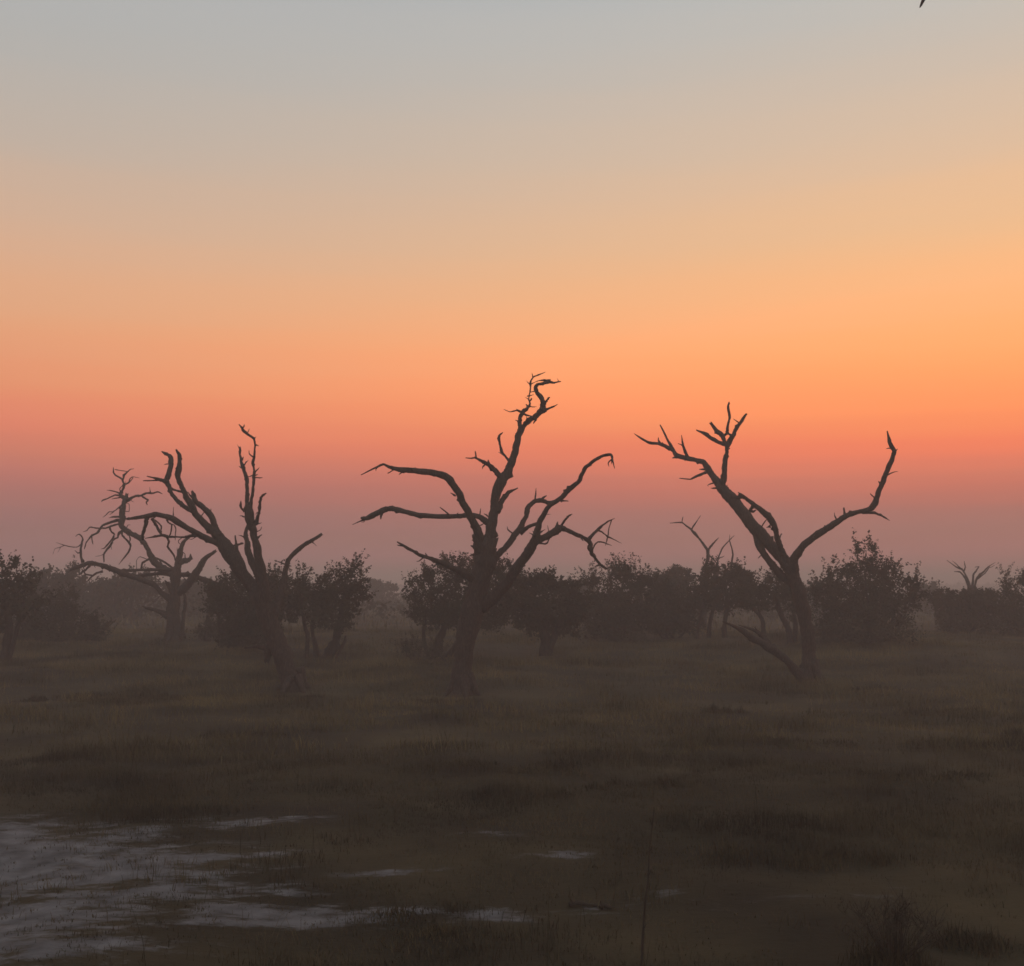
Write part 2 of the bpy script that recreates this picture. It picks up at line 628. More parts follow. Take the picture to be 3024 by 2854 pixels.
def grass_field(name, label, n, y0, y1, spread, hgt, wid, per, seed, thin_sand=True, clump=0.12, material='grass'):
    rng = np.random.default_rng(seed)
    y = np.sqrt(rng.uniform(y0 * y0, y1 * y1, n))
    x = rng.uniform(-1, 1, n) * (y * 0.56 + 2)
    dens = fbm(x / 2.6, y / 2.6, 41, 4)
    s = sand_mask(x, y)
    keep = rng.uniform(0, 1, n) < np.clip((dens - 0.28) * 3.0, 0.10, 1) * (np.clip(1 - s * 1.8, 0.08, 1) if thin_sand else 1)
    x, y, dens = x[keep], y[keep], dens[keep]
    x, y, dens = np.repeat(x, per), np.repeat(y, per), np.repeat(dens, per)
    x = x + rng.normal(0, clump, len(x))
    y = y + rng.normal(0, clump, len(x))
    tall = np.clip((fbm(x / 1.3, y / 1.0, 55, 3) - 0.5) * 6, 0, 1)          # tussocks stand taller in patches
    h = hgt * rng.uniform(0.35, 1.15, len(x)) * (0.5 + 0.8 * dens + 1.7 * tall)
    w = wid * rng.uniform(0.6, 1.3, len(x))
    v, f = blades(x, y, ground_z(x, y) - 0.01, h, w, rng.uniform(0.1, 0.9, len(x)), rng)
    o = link(name, mesh_np(name, v, f, M[material]))
    o['kind'] = 'stuff'
    o['label'] = label
    o['category'] = 'grass'
    return o


grass_field('short_grass', 'short dark grass covering the near ground in front of the trees', 26000, 7.6, 22, 0.5, 0.085, 0.0028, 10, 1, True, 0.10)
grass_field('pan_tufts', 'sparse low dark tufts dotting the pale bare patch', 5200, 8.2, 17, 0.5, 0.05, 0.0045, 9, 5, False, 0.05)
grass_field('grass_stalks', 'scattered thin taller stalks among the near grass', 1500, 7.8, 24, 0.5, 0.42, 0.0026, 2, 4, True, 0.10)
grass_field('meadow_grass', 'dry brownish grass on the flat around the dead trees', 40000, 20, 54, 0.5, 0.14, 0.006, 8, 2, False, 0.22, 'meadow')
grass_field('plain_grass', 'pale hazy grass of the far plain behind the bushes', 14000, 50, 190, 0.5, 0.28, 0.03, 5, 3, False, 0.6, 'meadow')

# ------------------------------------------------------------------ dead trees
LEFT = '''
t - A 0 1528,1700,170 1508,1640,132 1480,1540,112 1450,1440,118 1405,1320,125 1360,1200,128 1330,1120,120
a t A -0.15 1362,1200,90 1350,1110,92 1342,1030,82 1335,960,74 1318,870,54 1305,800,46 1290,745,44 1276,700,56 1265,650,62 1260,590,58
ab a A 0.3 1330,1010,50 1290,930,50 1262,860,42 1247,800,36 1244,745,24 1262,690,25
ac a D 0.25 420,1720,100 405,1500,95 398,1300,80 398,1200,72 390,1060,64 355,950,62 322,850,66 300,750,50 284,650,42 276,570,46 278,520,38
ad a D -0.2 440,1720,110 460,1500,80 478,1350,66 492,1220,62 505,1100,60 511,980,58 512,900,42 504,850,40 499,770,68 510,700,54 526,600,38 531,500,36 522,420,38 508,372,48 440,322,50 370,275,54 322,225,58 296,180,40 266,140,20
ae ad D 0.3 315,200,45 340,170,30 348,145,18
af ad D 0.5 400,285,16 415,255,16 432,215,12
ag ad D 0.4 515,372,22 548,342,8
ah ac D 0.2 268,545,16 246,505,10 228,468,5
ai ac D 0.4 300,750,34 322,720,34 336,682,10
aj ac D -0.4 315,865,34 285,855,24 262,836,8
ak ac D 0.2 395,1022,30 430,1012,24 490,992,26
al ad D 0.4 520,955,30 560,905,24 602,858,8
am ad D -0.4 515,1008,36 548,990,26 574,972,10
an a D -0.4 350,1600,50 305,1550,42 286,1490,42 292,1425,16
ao a D 0.3 345,1690,24 310,1674,20 272,1670,8
ap a D -0.35 470,1900,80 520,1820,68 560,1740,62 590,1640,60 606,1550,62 614,1460,50 626,1375,50 662,1330,46 716,1290,24
aq ap D 0.3 560,1815,24 600,1800,20 645,1782,6
ar a A 0.4 1290,790,26 1315,772,16 1338,755,6
b t A 0.22 1345,1150,95 1300,1080,84 1250,1020,76 1205,950,84 1165,890,96 1125,830,92 1092,780,72 1064,735,62
ba b A 0.3 1085,770,70 1062,710,46 1040,645,40 1000,602,36 955,567,38 936,522,30 930,500,14
bb b A -0.2 1075,755,60 1010,700,44 950,630,42 910,555,40 880,500,34 852,440,34 843,390,40 854,330,27 852,285,24 834,255,12
bc bb A 0.35 940,625,32 870,580,28 830,540,26 800,490,27 786,455,33 785,420,34 800,370,32 806,320,30 796,290,24 771,278,20 752,267,8
bd bc A 0.3 790,478,20 825,492,20 865,502,20
be bc A -0.4 790,452,28 745,431,20 700,420,13 664,411,5
bf be A -0.4 750,434,15 700,437,10 644,438,6
bg ba A 0.3 945,545,20 922,528,14 906,506,5
c b A -0.3 1095,812,56 1040,790,42 950,745,40 880,705,38 800,657,38 720,636,38 660,647,30 600,656,22 545,664,12
ca c B 0.3 1455,830,66 1440,900,60 1425,970,55 1400,1050,50 1385,1140,50
cb c B -0.3 1530,850,56 1560,910,46 1600,980,42 1640,1050,40 1670,1090,36
cc c B 0.4 1570,870,22 1630,925,22 1660,970,22 1650,1050,20
cd c C 0.3 940,215,74 850,225,58 750,245,30 600,240,26 500,238,52 420,216,46 300,236,34 150,262,12
ce cd C 0.4 480,245,44 512,310,42 496,390,36 545,460,32 600,540,30 610,600,20
cf c B 0.3 1740,860,34 1760,905,28 1810,940,28 1810,1000,26 1785,1090,26
cg cf B 0.4 1790,925,16 1850,945,20 1872,1000,18 1865,1080,16 1862,1165,8
ch cd C 0.3 720,250,20 665,295,18 665,330,18 690,350,16
d b A 0.35 1215,910,34 1195,860,26 1186,810,18 1183,762,10
da d A 0.3 1150,824,16 1190,815,14 1226,804,12
e t A 0.45 1400,1230,70 1440,1120,56 1462,1050,44 1478,980,34 1495,905,34 1540,850,32 1600,805,28 1650,778,24 1688,752,16
ea e A 0.3 1490,915,22 1484,898,12
f t A -0.3 1360,1420,40 1310,1412,20 1240,1420,8
g t A 0.2 1400,1400,70 1372,1440,60 1368,1490,40
'''
MID = '''
t - E 0 652,1795,160 650,1740,118 655,1650,110 665,1540,116 692,1420,136 720,1300,142 745,1200,128 765,1110,122 776,1040,120 786,990,104
a t E 0.1 780,1030,110 800,950,72 813,880,62 818,810,58 826,745,58 850,680,64 880,632,60 910,580,50 927,515,42 943,450,40 958,400,42
aa a F -0.2 930,1150,112 955,1080,110 1000,1015,100 1060,960,100 1150,900,106 1240,835,108 1300,765,112 1310,690,108 1300,615,90 1240,520,76 1192,430,76 1184,370,70 1212,330,56 1290,318,54 1370,292,64 1430,288,60 1500,300,36 1560,286,30 1615,280,18
ab aa F 0.3 1440,265,50 1380,258,52 1310,258,38 1240,263,22 1170,290,20 1100,325,24
ac aa F 0.2 1585,280,22 1572,255,16 1556,222,6
ad aa F 0.3 1330,680,56 1372,610,44 1395,575,40 1420,550,26
ae aa F -0.3 1330,785,64 1420,740,40 1500,708,32 1562,674,10
af aa F 0.3 1290,815,50 1352,815,8
ag aa F 0.3 1190,925,60 1145,1005,14
b a F 0.25 935,1110,92 906,1010,82 910,930,76 930,855,80 972,800,80 1030,750,66 1078,702,50 1086,650,32 1062,585,28 1075,500,25 1090,430,26 1095,370,32 1092,320,48 1110,250,30 1150,195,28 1230,165,27 1352,114,8
ba b F 0.3 1135,205,24 1128,170,18 1118,128,6
bb b F -0.3 1075,318,22 1045,290,14 1018,262,5
bc b F 0.4 1065,590,20 1035,570,14 1002,548,6
bd b F 0.4 1080,522,20 1115,515,14 1152,504,8
be b F 0.3 1085,708,32 1140,718,18 1202,712,8
bf b F -0.3 1045,715,40 1032,690,30 1022,672,18
bg b F -0.3 940,812,46 872,776,42 800,790,28 730,802,22 630,758,8
bh bg F 0.3 880,780,22 848,744,7
bi b F 0.3 980,838,44 1050,864,40 1120,880,26
bj b F 0.3 890,965,34 830,944,7
c a F 0.3 770,1720,72 735,1665,66 680,1595,58 605,1500,56 566,1380,48 546,1265,54 558,1205,50 618,1158,10
d a E -0.25 862,650,46 832,615,34 800,585,28 775,568,24 745,552,18 722,540,13 700,543,8 672,541,5
da d E 0.3 795,582,18 788,553,8
db d E -0.3 726,542,12 720,508,6
e a E 0.35 838,830,36 855,790,30 870,758,29 895,725,24 942,701,8
f t E -0.3 765,1030,74 745,960,58 718,895,48 692,842,44 660,780,42 630,720,41 600,672,41 560,637,41 500,619,37 430,612,34 370,606,34 320,603,31 270,590,18 236,575,14 190,595,11 120,630,5
fa f E 0.3 345,612,18 318,628,5
fb f E -0.2 618,742,16 592,726,4
g t E 0.3 822,960,56 796,895,42 755,858,36 700,842,29 640,848,28 540,851,31 430,844,30 350,826,29 290,809,32 250,813,36 200,835,32 150,859,30 124,862,24
ga g E 0.2 140,862,18 110,876,12 74,893,4
gb g E -0.3 230,826,20 222,862,6
gc g E -0.4 580,838,12 535,802,4
gd g E -0.3 275,806,20 246,798,6
h t E 0.4 795,1120,70 838,1055,40 890,1000,38 930,950,38 965,895,34 985,850,30 1005,800,28 1035,770,26 1070,766,26 1110,780,22 1150,770,20 1182,745,20
ha h E 0.3 1062,765,20 1095,741,7
hb h E -0.2 955,935,34 1000,905,22 1055,885,18
i t E -0.35 750,1330,80 830,1265,66 890,1200,62 930,1140,56 965,1085,56 1010,1020,55 1042,962,50 1050,920,37 1060,880,34 1085,830,30 1120,790,28 1170,755,28 1210,715,28 1260,670,28 1285,630,25 1305,590,22 1350,555,20 1395,530,18 1436,524,17 1446,552,11 1456,596,4
ia i E 0.3 1165,765,18 1212,769,4
ib i G 0.25 390,720,170 480,650,150 620,580,140 740,510,142 830,450,146 890,445,108 960,472,78 1100,540,76 1200,580,66 1300,632,76 1340,700,80 1340,780,84 1370,860,74 1420,930,56 1480,1010,50 1540,1070,54 1600,1100,48 1628,1106,22
ic ib G -0.3 1500,1040,28 1440,1060,22 1398,1096,7
id ib G 0.3 1605,1106,18 1662,1094,5
ie ib G 0.2 800,430,90 806,380,50 812,336,10
if ib G -0.3 862,430,60 930,310,46 990,245,40 1048,214,10
ig ib G 0.35 1318,630,66 1390,540,52 1460,475,45 1540,400,36 1630,335,30 1738,284,8
ih ig G -0.3 1465,480,32 1540,510,30 1620,580,30 1700,615,20 1852,692,4
ii ig G 0.3 1690,310,24 1650,440,22 1635,550,25 1615,640,22 1588,728,8
ij ib G 0.3 1375,810,38 1410,720,32 1470,665,28 1560,675,24 1620,700,20 1692,726,6
ik ib G -0.3 500,680,36 600,702,25 640,685,30 664,625,28
il ib G 0.2 664,500,20 645,398,7
im i G 0.3 520,520,40 560,490,22 605,465,7
in i G -0.3 450,555,34 404,488,7
io i G -0.3 630,218,18 702,218,4
j t E -0.35 745,1230,70 700,1180,50 640,1140,40 580,1112,34 530,1090,28 480,1070,23 430,1055,22 370,1020,18 310,985,9
ja j E 0.3 470,1068,16 458,1044,5
k t E -0.3 750,1040,80 735,1000,66 724,965,44 710,950,14
l t E 0.2 735,1030,30 715,1012,18 698,1004,6
m t E -0.2 735,1055,22 712,1050,12 684,1061,4
'''
RIGHT = '''
t - H 0 1172,1735,160 1166,1680,116 1165,1600,94 1160,1520,88 1150,1420,84 1136,1320,88 1112,1220,96 1086,1130,88 1066,1070,78 1052,1030,66
a t H 0.25 1070,1080,76 1015,995,74 955,930,70 900,868,76 850,810,84 790,740,86 740,672,76 692,620,70 652,576,66 625,540,52 600,500,42 572,458,44 550,426,36 500,412,30 440,400,30 392,386,31 360,350,28 320,330,26 280,317,22 230,312,19 190,290,13 144,259,4
aa a H -0.15 850,830,50 880,925,48 930,1000,48 980,1058,48 1035,1118,50
ab a H 0.3 372,360,24 335,285,16 296,210,8
ac a H -0.3 458,400,22 430,330,14 420,268,4
ad ac H 0.3 426,326,12 400,317,4
ae a H 0.3 290,322,22 285,283,6
af a H -0.3 395,392,22 366,402,5
ag a H 0.3 565,468,22 524,467,6
ah a H -0.35 572,480,26 515,505,18 470,525,14 408,519,6
ai a H 0.2 632,575,24 592,577,4
aj a H -0.2 668,600,46 663,545,38 668,480,34 678,400,34 680,345,34 684,315,40
ak aj H 0.35 685,325,30 640,310,26 600,290,28 555,260,24 508,239,9
al aj H 0.2 672,310,28 662,276,28 630,245,28 588,198,18
am aj H -0.3 690,262,18 688,230,20 702,165,16 692,110,18 698,74,7
an aj H -0.35 690,318,36 708,292,28 735,240,26 765,190,24 796,146,16
ao al H 0.2 664,274,20 686,256,18 708,268,20
b a H -0.4 1035,1010,50 1010,955,45 985,890,42 965,820,40 935,760,42 890,710,40 840,675,30 795,635,28 758,612,20
ba b H 0.2 775,628,26 745,632,26 715,632,26
bb b H 0.3 838,680,26 818,705,20 838,714,16 850,706,8
bc b H 0.3 940,800,22 918,806,6
bd b H 0.3 968,815,22 984,818,6
be a H 0.2 622,520,26 640,545,22 655,575,24
c t H -0.35 1070,1100,84 1072,1050,72 1074,992,60 1100,950,55 1150,895,48 1210,850,45 1260,815,42 1320,780,40 1380,737,36 1450,716,34 1510,702,36 1540,682,46 1555,640,38 1575,585,34 1600,520,32 1630,450,30 1655,390,29 1660,360,28 1636,310,26 1621,246,9
ca c H 0.3 1475,716,24 1545,722,15 1590,740,13 1634,766,4
cb c H 0.3 1374,740,22 1366,692,7
cc c H -0.3 1256,825,22 1255,793,5
cd c H 0.3 1588,560,24 1571,538,6
ce c H 0.3 1658,372,18 1680,348,4
cf c H 0.3 1068,1010,26 1049,984,6
d t H -0.3 1165,1730,84 1100,1660,66 1050,1600,58 980,1540,50 910,1490,50 830,1450,46 780,1410,34 720,1380,20 660,1356,7
da d H 0.3 950,1515,46 905,1445,34 850,1408,24 800,1390,14 750,1375,6
'''
CURLY = '''
t - C 0 580,1840,310 575,1700,262 578,1500,232 588,1300,220 602,1100,195 612,950,172 622,850,185 640,720,132 660,600,110 686,480,100 712,380,76 762,300,60 832,240,40
u t C 0.2 730,1800,90 722,1600,70 735,1420,60 765,1280,60 755,1150,50 700,1060,60
a t C 0.2 640,830,80 800,822,82 950,862,92 1100,912,90 1250,982,80 1360,1050,80
b t C -0.25 640,1120,150 770,1012,140 862,900,130 960,760,112 1040,622,96 1100,552,70 1242,458,44
c t B 0.15 1880,1670,150 1780,1630,140 1640,1560,150 1540,1440,110 1480,1330,88 1420,1220,86 1330,1130,86 1230,1070,86 1140,1020,104 1088,960,92 1086,850,116 1096,750,106 1112,650,78 1140,570,86 1162,495,50
d t B -0.2 1900,1600,90 1600,1596,52 1400,1596,46 1200,1606,42 1000,1602,44 930,1580,30
e t B 0.3 1880,1670,80 1680,1652,60 1500,1662,52 1300,1690,60
f t C -0.2 560,1220,130 430,1120,95 300,985,82 170,930,88 10,870,96 -120,830,104 -240,790,104 -360,735,98 -480,690,88 -600,655,84 -720,645,84 -830,680,74 -930,720,60 -1000,755,30
fa f B 0.3 520,1480,50 492,1390,36 490,1290,35 500,1220,30 516,1150,25 492,1096,22 452,1078,20 413,1108,10
fb fa B -0.3 492,1225,24 430,1265,18 330,1260,16 240,1235,14 125,1198,6
fc fa B 0.2 250,1240,13 170,1272,11 110,1290,8 80,1372,5
fd fa B 0.3 190,1268,9 150,1345,4
fe fa B 0.3 490,1340,26 445,1352,24 398,1312,6
ff f B 0.3 620,1535,50 560,1600,35 510,1620,36 488,1660,24 436,1660,6
fg f B -0.3 810,1620,36 720,1645,32 650,1690,34 586,1760,14
fh f B -0.3 655,1680,26 560,1660,22 500,1586,12
fi f B 0.3 910,1620,34 850,1555,16 798,1502,6
fj d B 0.3 940,1600,30 925,1560,20 908,1516,8
ca c B -0.3 1050,868,44 900,910,36 800,950,38 755,1010,40 730,1055,36 650,1095,30 600,1150,24 560,1215,22 543,1290,16
cb c B 0.35 1050,925,42 930,960,35 850,990,30 780,990,28 720,990,24 620,975,20 570,1025,18 520,1042,6
cc ca B 0.3 648,1095,22 650,1160,18 666,1222,8
cd cb B 0.3 905,975,36 930,1040,30 975,1080,30 940,1150,30 880,1230,28 830,1280,20 785,1292,9
ce c B -0.3 1100,1020,60 1045,1060,50 1030,1120,30 970,1150,26 920,1230,40 870,1300,40 820,1370,32 826,1482,18
cf ce B 0.3 822,1368,18 770,1390,10 698,1402,5
cg ce B -0.3 925,1230,14 936,1305,5
ch c B 0.4 1085,1040,34 1090,1090,26 1135,1140,28 1190,1200,30 1216,1250,28 1180,1340,25 1110,1430,20 1043,1518,8
ci c B 0.3 1185,1060,34 1205,1150,24 1200,1205,16
cj c B -0.35 1150,595,56 1230,545,45 1290,520,40 1370,515,35 1440,480,35 1540,480,32 1610,460,25 1678,492,8
ck cj B 0.3 1370,518,26 1430,560,22 1470,580,25 1440,612,20 1456,648,12
cl cj B 0.3 1502,475,18 1490,393,6
cm c B 0.2 1140,560,70 1070,505,52 1090,440,40 1115,370,40 1100,300,32 1070,260,28 1000,220,28 965,180,28 962,103,10
cn cm B 0.3 1098,295,28 1120,220,28 1170,165,20 1215,130,12 1262,124,5
co cn B -0.3 1165,162,14 1080,150,14 985,134,13
cp cm B -0.3 1125,350,30 1190,320,24 1202,270,18 1240,240,14 1345,256,4
cq cp B 0.3 1188,325,20 1240,272,16 1246,243,11
cr cm B 0.3 1100,365,20 1055,410,18 1064,475,20
cs cm B -0.3 1075,515,44 990,505,30 930,530,24 870,560,22 810,580,20 783,607,6
ct cm B 0.3 1070,492,40 1000,460,25 940,445,20 866,434,6
cu cm B 0.4 1075,530,34 1050,545,25 980,555,18 936,566,6
cv c B -0.3 1095,640,34 1030,700,22 960,750,20 900,750,16 850,800,14 806,832,5
cw cv B 0.3 965,752,16 908,792,6
cx c B 0.3 1130,615,22 1190,640,16 1190,740,18 1110,742,16
cy c B 0.3 1070,825,36 960,825,25 898,839,6
da c B 0.3 1520,1390,34 1620,1440,30 1720,1490,35 1840,1580,42
db da B -0.3 1620,1440,20 1660,1500,22 1692,1580,24
dc c B 0.3 1500,1430,34 1390,1490,30 1368,1575,26
dd c B -0.3 1480,1455,12 1350,1405,10 1300,1460,10 1302,1580,12
g t C 0.2 660,640,120 740,610,104 805,598,86 850,568,58 846,505,14
h t C 0.2 660,560,40 648,480,24 640,405,6
i t C -0.3 540,1480,130 420,1415,90 300,1368,60 200,1340,42 112,1308,18
j t C 0.3 560,1080,80 500,970,60 455,915,24
k t C 0.3 700,460,30 760,500,22 765,560,16 745,620,14
'''
SMALL = '''
t - I 0 1120,1880,110 1135,1600,95 1148,1300,82 1160,950,66 1182,800,60 1203,690,55 1196,610,54
a t I 0.2 1200,640,50 1120,520,42 1040,420,42 960,330,38 900,280,28 820,220,24 740,218,20 642,226,10
aa a I 0.3 812,214,18 822,165,22 832,130,7
ab a I -0.3 955,315,30 1010,230,26 1088,116,8
b t I -0.3 1200,620,38 1270,530,32 1355,440,9
c t I 0.3 1205,690,34 1260,740,24 1310,800,24 1330,850,40
d t I 0.1 1160,1500,70 1260,1200,66 1325,950,62 1330,850,52 1336,790,26 1360,700,25 1410,590,24 1460,530,20 1510,480,18 1584,405,6
da d I 0.3 1348,760,16 1392,718,5
e t I -0.15 1190,1450,60 1400,1250,52 1515,1050,40 1540,850,35 1562,690,32 1545,580,28 1515,490,22 1516,395,7
ea e I 0.2 1530,1060,34 1590,950,26 1606,838,10
f t I 0.2 1150,1050,60 1080,1010,30 1000,1000,20 955,985,10
'''
FARR = '''
t - J 0 1560,900,80 1566,760,64 1568,640,58 1564,540,54 1556,500,40
a t J 0.3 1556,530,32 1532,440,22 1490,370,20 1440,345,13 1362,288,4
aa a J 0.3 1500,380,18 1512,345,14 1504,295,5
ab a J -0.3 1485,362,13 1408,293,4
b t J -0.3 1545,540,26 1512,440,18 1470,385,15 1422,380,6
c t J 0.3 1566,520,26 1576,410,18 1600,372,14 1624,340,8 1590,345,5
d t J -0.2 1578,545,30 1606,432,20 1660,382,18 1700,340,13 1755,306,4
da d J 0.3 1608,440,18 1670,395,12 1712,338,6
dc d J 0.3 1690,352,10 1722,345,8 1748,330,5
ac a J 0.3 1465,352,12 1440,320,9 1425,305,5
'''
dead_tree('dead_tree', 'dead tree with two tall straight upright stems and thick arching limbs, leaning over its base', (880, 2040), LEFT, 11)
dead_tree('dead_tree', 'tallest dead tree, with hooked top and two long limbs reaching left', (1364, 2052), MID, 12)
dead_tree('dead_tree', 'dead tree split into a V, its right limb bent sharply upward', (2390, 2018), RIGHT, 13)
dead_tree('dead_tree', 'gnarled dead tree full of curly hanging twigs, behind the leftmost big dead tree', (514, 1893), CURLY, 14)
dead_tree('dead_tree', 'small thin dead tree with forked tips poking up out of a bush', (2078, 1870), SMALL, 15, Yover=55)
dead_tree('dead_tree', 'far small bare tree with fan of thin branches above the scrub by the right edge', (2870, 1875), FARR, 16, Yover=62, thick=0.70)


# ------------------------------------------------------------------ leafy bushes
def leaf_quads(c, d, size, rng):
    """diamond leaves at c pointing along d"""
    n = len(c)
    d = d / np.maximum(np.linalg.norm(d, axis=1, keepdims=True), 1e-9)
    r = rng.normal(0, 1, (n, 3))
    s = np.cross(d, r)
    s /= np.maximum(np.linalg.norm(s, axis=1, keepdims=True), 1e-9)
    l = size[:, None] * rng.uniform(0.7, 1.3, (n, 1))
    w = l * rng.uniform(0.28, 0.42, (n, 1))
    v = np.stack([c - d * l * .5, c + s * w, c + d * l * .5, c - s * w], 1)
    return v.reshape(-1, 3), (np.arange(n)[:, None] * 4 + np.array([0, 1, 2, 3]))


def crown_points(lobes, base, Y, rng, leaf, dens, sprig_len):
    sprig = sprig_len
    """lobes: (cx, cy, rx, ry) in photograph pixels, at depth Y"""
    cs, ds, sz = [], [], []
    k = Y / F
    for (cx, cy, rx, ry) in lobes:
        dy = rng.uniform(-0.35, 0.35) * rx * k
        c = np.array(P(cx, cy, Y + dy)) - np.array(base)
        r = np.array([rx * k, 0.85 * rx * k if rx * k < 2.5 else 2.1, ry * k])
        area = (r[0] * r[2] + r[0] * r[1] + r[1] * r[2])
        # sprigs that break the outline
        m = max(int(area * dens), 6)
        nt_ = max(int(area * 3.2 * (0.1 / leaf)), 7)
        tc_ = rng.normal(0, 1, (nt_, 3))
        tc_[:, 2] += 0.25
        tc_ /= np.linalg.norm(tc_, axis=1, keepdims=True)
        tr_ = rng.uniform(0.60, 1.12, nt_)
        pick = rng.integers(0, nt_, m)
        dirs = tc_[pick] + rng.normal(0, 0.17, (m, 3))
        dirs /= np.linalg.norm(dirs, axis=1, keepdims=True)
        tip = dirs * r * tr_[pick][:, None] + dirs * rng.exponential(sprig_len * 0.35, (m, 1)).clip(0, sprig_len * 1.5)
        root = dirs * r * 0.62
        per = 13
        t = rng.uniform(0, 1, (m, per)) ** 0.8
        p = root[:, None] * (1 - t[..., None]) + tip[:, None] * t[..., None]
        p = p + rng.normal(0, leaf * 0.62, p.shape)
        dd = (tip - root)[:, None] * 0.6 / np.linalg.norm(tip - root, axis=1)[:, None, None] + rng.normal(0, 0.75, p.shape)
        cs.append(p.reshape(-1, 3) + c)
        ds.append(dd.reshape(-1, 3))
        sz.append(np.full(m * per, leaf))
        # body
        m2 = int(area * dens * 2.5)
        q = rng.normal(0, 1, (m2, 3))
        q /= np.linalg.norm(q, axis=1, keepdims=True)
        q = q * r * (rng.uniform(0.0, 1, (m2, 1)) ** 0.45) * 0.70
        cs.append(q + c)
        ds.append(rng.normal(0, 1, (m2, 3)))
        sz.append(np.full(m2, leaf * 1.9))
        # shoots standing out of the outline, leaves in little clusters along them
        m3 = int(4 + 9.0 * min(r[0], 2.0) * (0.1 / leaf) ** 0.5)
        a = rng.uniform(0, 2 * math.pi, m3)
        zf = rng.uniform(0.15, 1.0, m3)
        hr = np.sqrt(1 - zf ** 2)
        dirs = np.stack([np.cos(a) * hr, np.sin(a) * hr, zf], -1)
        p0 = dirs * r * 0.8
        ln = rng.uniform(0.5, 2.2, m3) * sprig
        gd = dirs * 0.7 + np.array([0, 0, 0.6]) + rng.normal(0, 0.3, (m3, 3))
        gd /= np.linalg.norm(gd, axis=1, keepdims=True)
        t = rng.uniform(0.1, 1, (m3, 18))
        ln = ln + 0.22 * r.min()
        p = p0[:, None] + gd[:, None] * (ln[:, None] * t)[..., None] + rng.normal(0, leaf * 0.5, (m3, 18, 3)) * (1.2 - 0.6 * t)[..., None]
        cs.append(p.reshape(-1, 3) + c)
        ds.append((gd[:, None] * 0.5 + rng.normal(0, 0.7, p.shape)).reshape(-1, 3))
        sz.append(np.full(m3 * 18, leaf * 0.95))
    c = np.vstack(cs)
    d = np.vstack(ds)
    s = np.concatenate(sz)
    ok = (c[:, 2] + base.z) > ground_z(c[:, 0] + base.x, c[:, 1] + base.y) + 0.03
    return c[ok], d[ok], s[ok]


def bush(name, label, cat, base_px, lobes, stems=None, seed=0, Y=None, leaf=0.10, dens=42, sprig=0.30, group='leafy bushes behind the dead trees', stem_w=0.07):
    rng = np.random.default_rng(seed + 500)
    if Y is None:
        b = base_at(*base_px)
    else:
        b = Vector((P(base_px[0], 1735, Y).x, Y, 0))
        b.z = gz(b.x, b.y)
    root = thing(name, label, cat, b, group)
    full = list(lobes)
    if name == 'bush':                                               # no two bushes alike
        leaf, sprig, dens = leaf * rng.uniform(.72, 1.05), sprig * rng.uniform(.6, 1.3), dens * rng.uniform(.8, 1.2)
    vb = 1735 + (CAM.z - b.z) * F / b.y
    kk = 50.0 / b.y
    for (cx, cy, rx, ry) in lobes:                                   # small leafy clumps on the upper outline
        if rx > 28 * kk and name == 'bush':
            for _ in range(5):
                a = rng.uniform(0.05, 0.95) * math.pi
                e = rng.uniform(0.78, 1.05)
                q = rng.uniform(7, 14) * kk
                full.append((cx + math.cos(a) * rx * e, cy - math.sin(a) * ry * e, q, q * rng.uniform(.8, 1.2)))
    for (cx, cy, rx, ry) in sorted(lobes, key=lambda l: -l[2] * l[3])[:4]:      # foliage hangs down towards the ground
        bot = cy + ry * 0.6
        if stems is None and bot < vb and name == 'bush':
            full.append((cx + rng.uniform(-.2, .2) * rx, (bot + vb) / 2 - 4, rx * 0.9, max((vb - bot) / 2 + 8, 10)))
    c, d, s = crown_points(full, b, b.y, rng, leaf, dens, sprig)
    v, f = leaf_quads(c, d, s, rng)
    link('crown', mesh_np('crown', v, f, M['leaf']), root)
    big = sorted(lobes, key=lambda l: -l[2] * l[3])[:5]
    k = b.y / F
    n = 0
    for i, l in enumerate(big if stems is None else stems):
        if stems is None:
            foot = np.array([rng.normal(0, 0.18), rng.normal(0, 0.18), -0.1])
            end = np.array(P(l[0], l[1] - l[3] * 0.3, b.y + rng.uniform(-.4, .4))) - np.array(b)
            mid = foot * 0.5 + end * 0.5 + np.array([rng.normal(0, .2), rng.normal(0, .2), -0.12 * np.linalg.norm(end)])
            r0 = stem_w * rng.uniform(0.7, 1.25)
            pts = np.array([foot, mid, end])
            rr = np.array([r0, r0 * 0.75, r0 * 0.3])
        else:
            pts = np.array([np.array(P(q[0], q[1], b.y)) - np.array(b) for q in l])
            rr = np.array([q[2] * 0.5 * k for q in l])
            pts[0][2] = -0.15 + gz(b.x + pts[0][0], b.y) - b.z
        sm = catmull(np.column_stack([pts, rr]), 5)
        sm[:, :3] += np.convolve(rng.normal(0, 1, len(sm)), np.ones(3) / 3, 'same')[:, None] * 0.02
        vv, ff = tube(sm[:, :3], np.maximum(sm[:, 3], 0.01), 8, rng, 0.12)
        link('stem' if (stems is None or len(stems) > 1) else 'trunk', tube_mesh('stem', vv, ff, M['bark']), root)
    return root


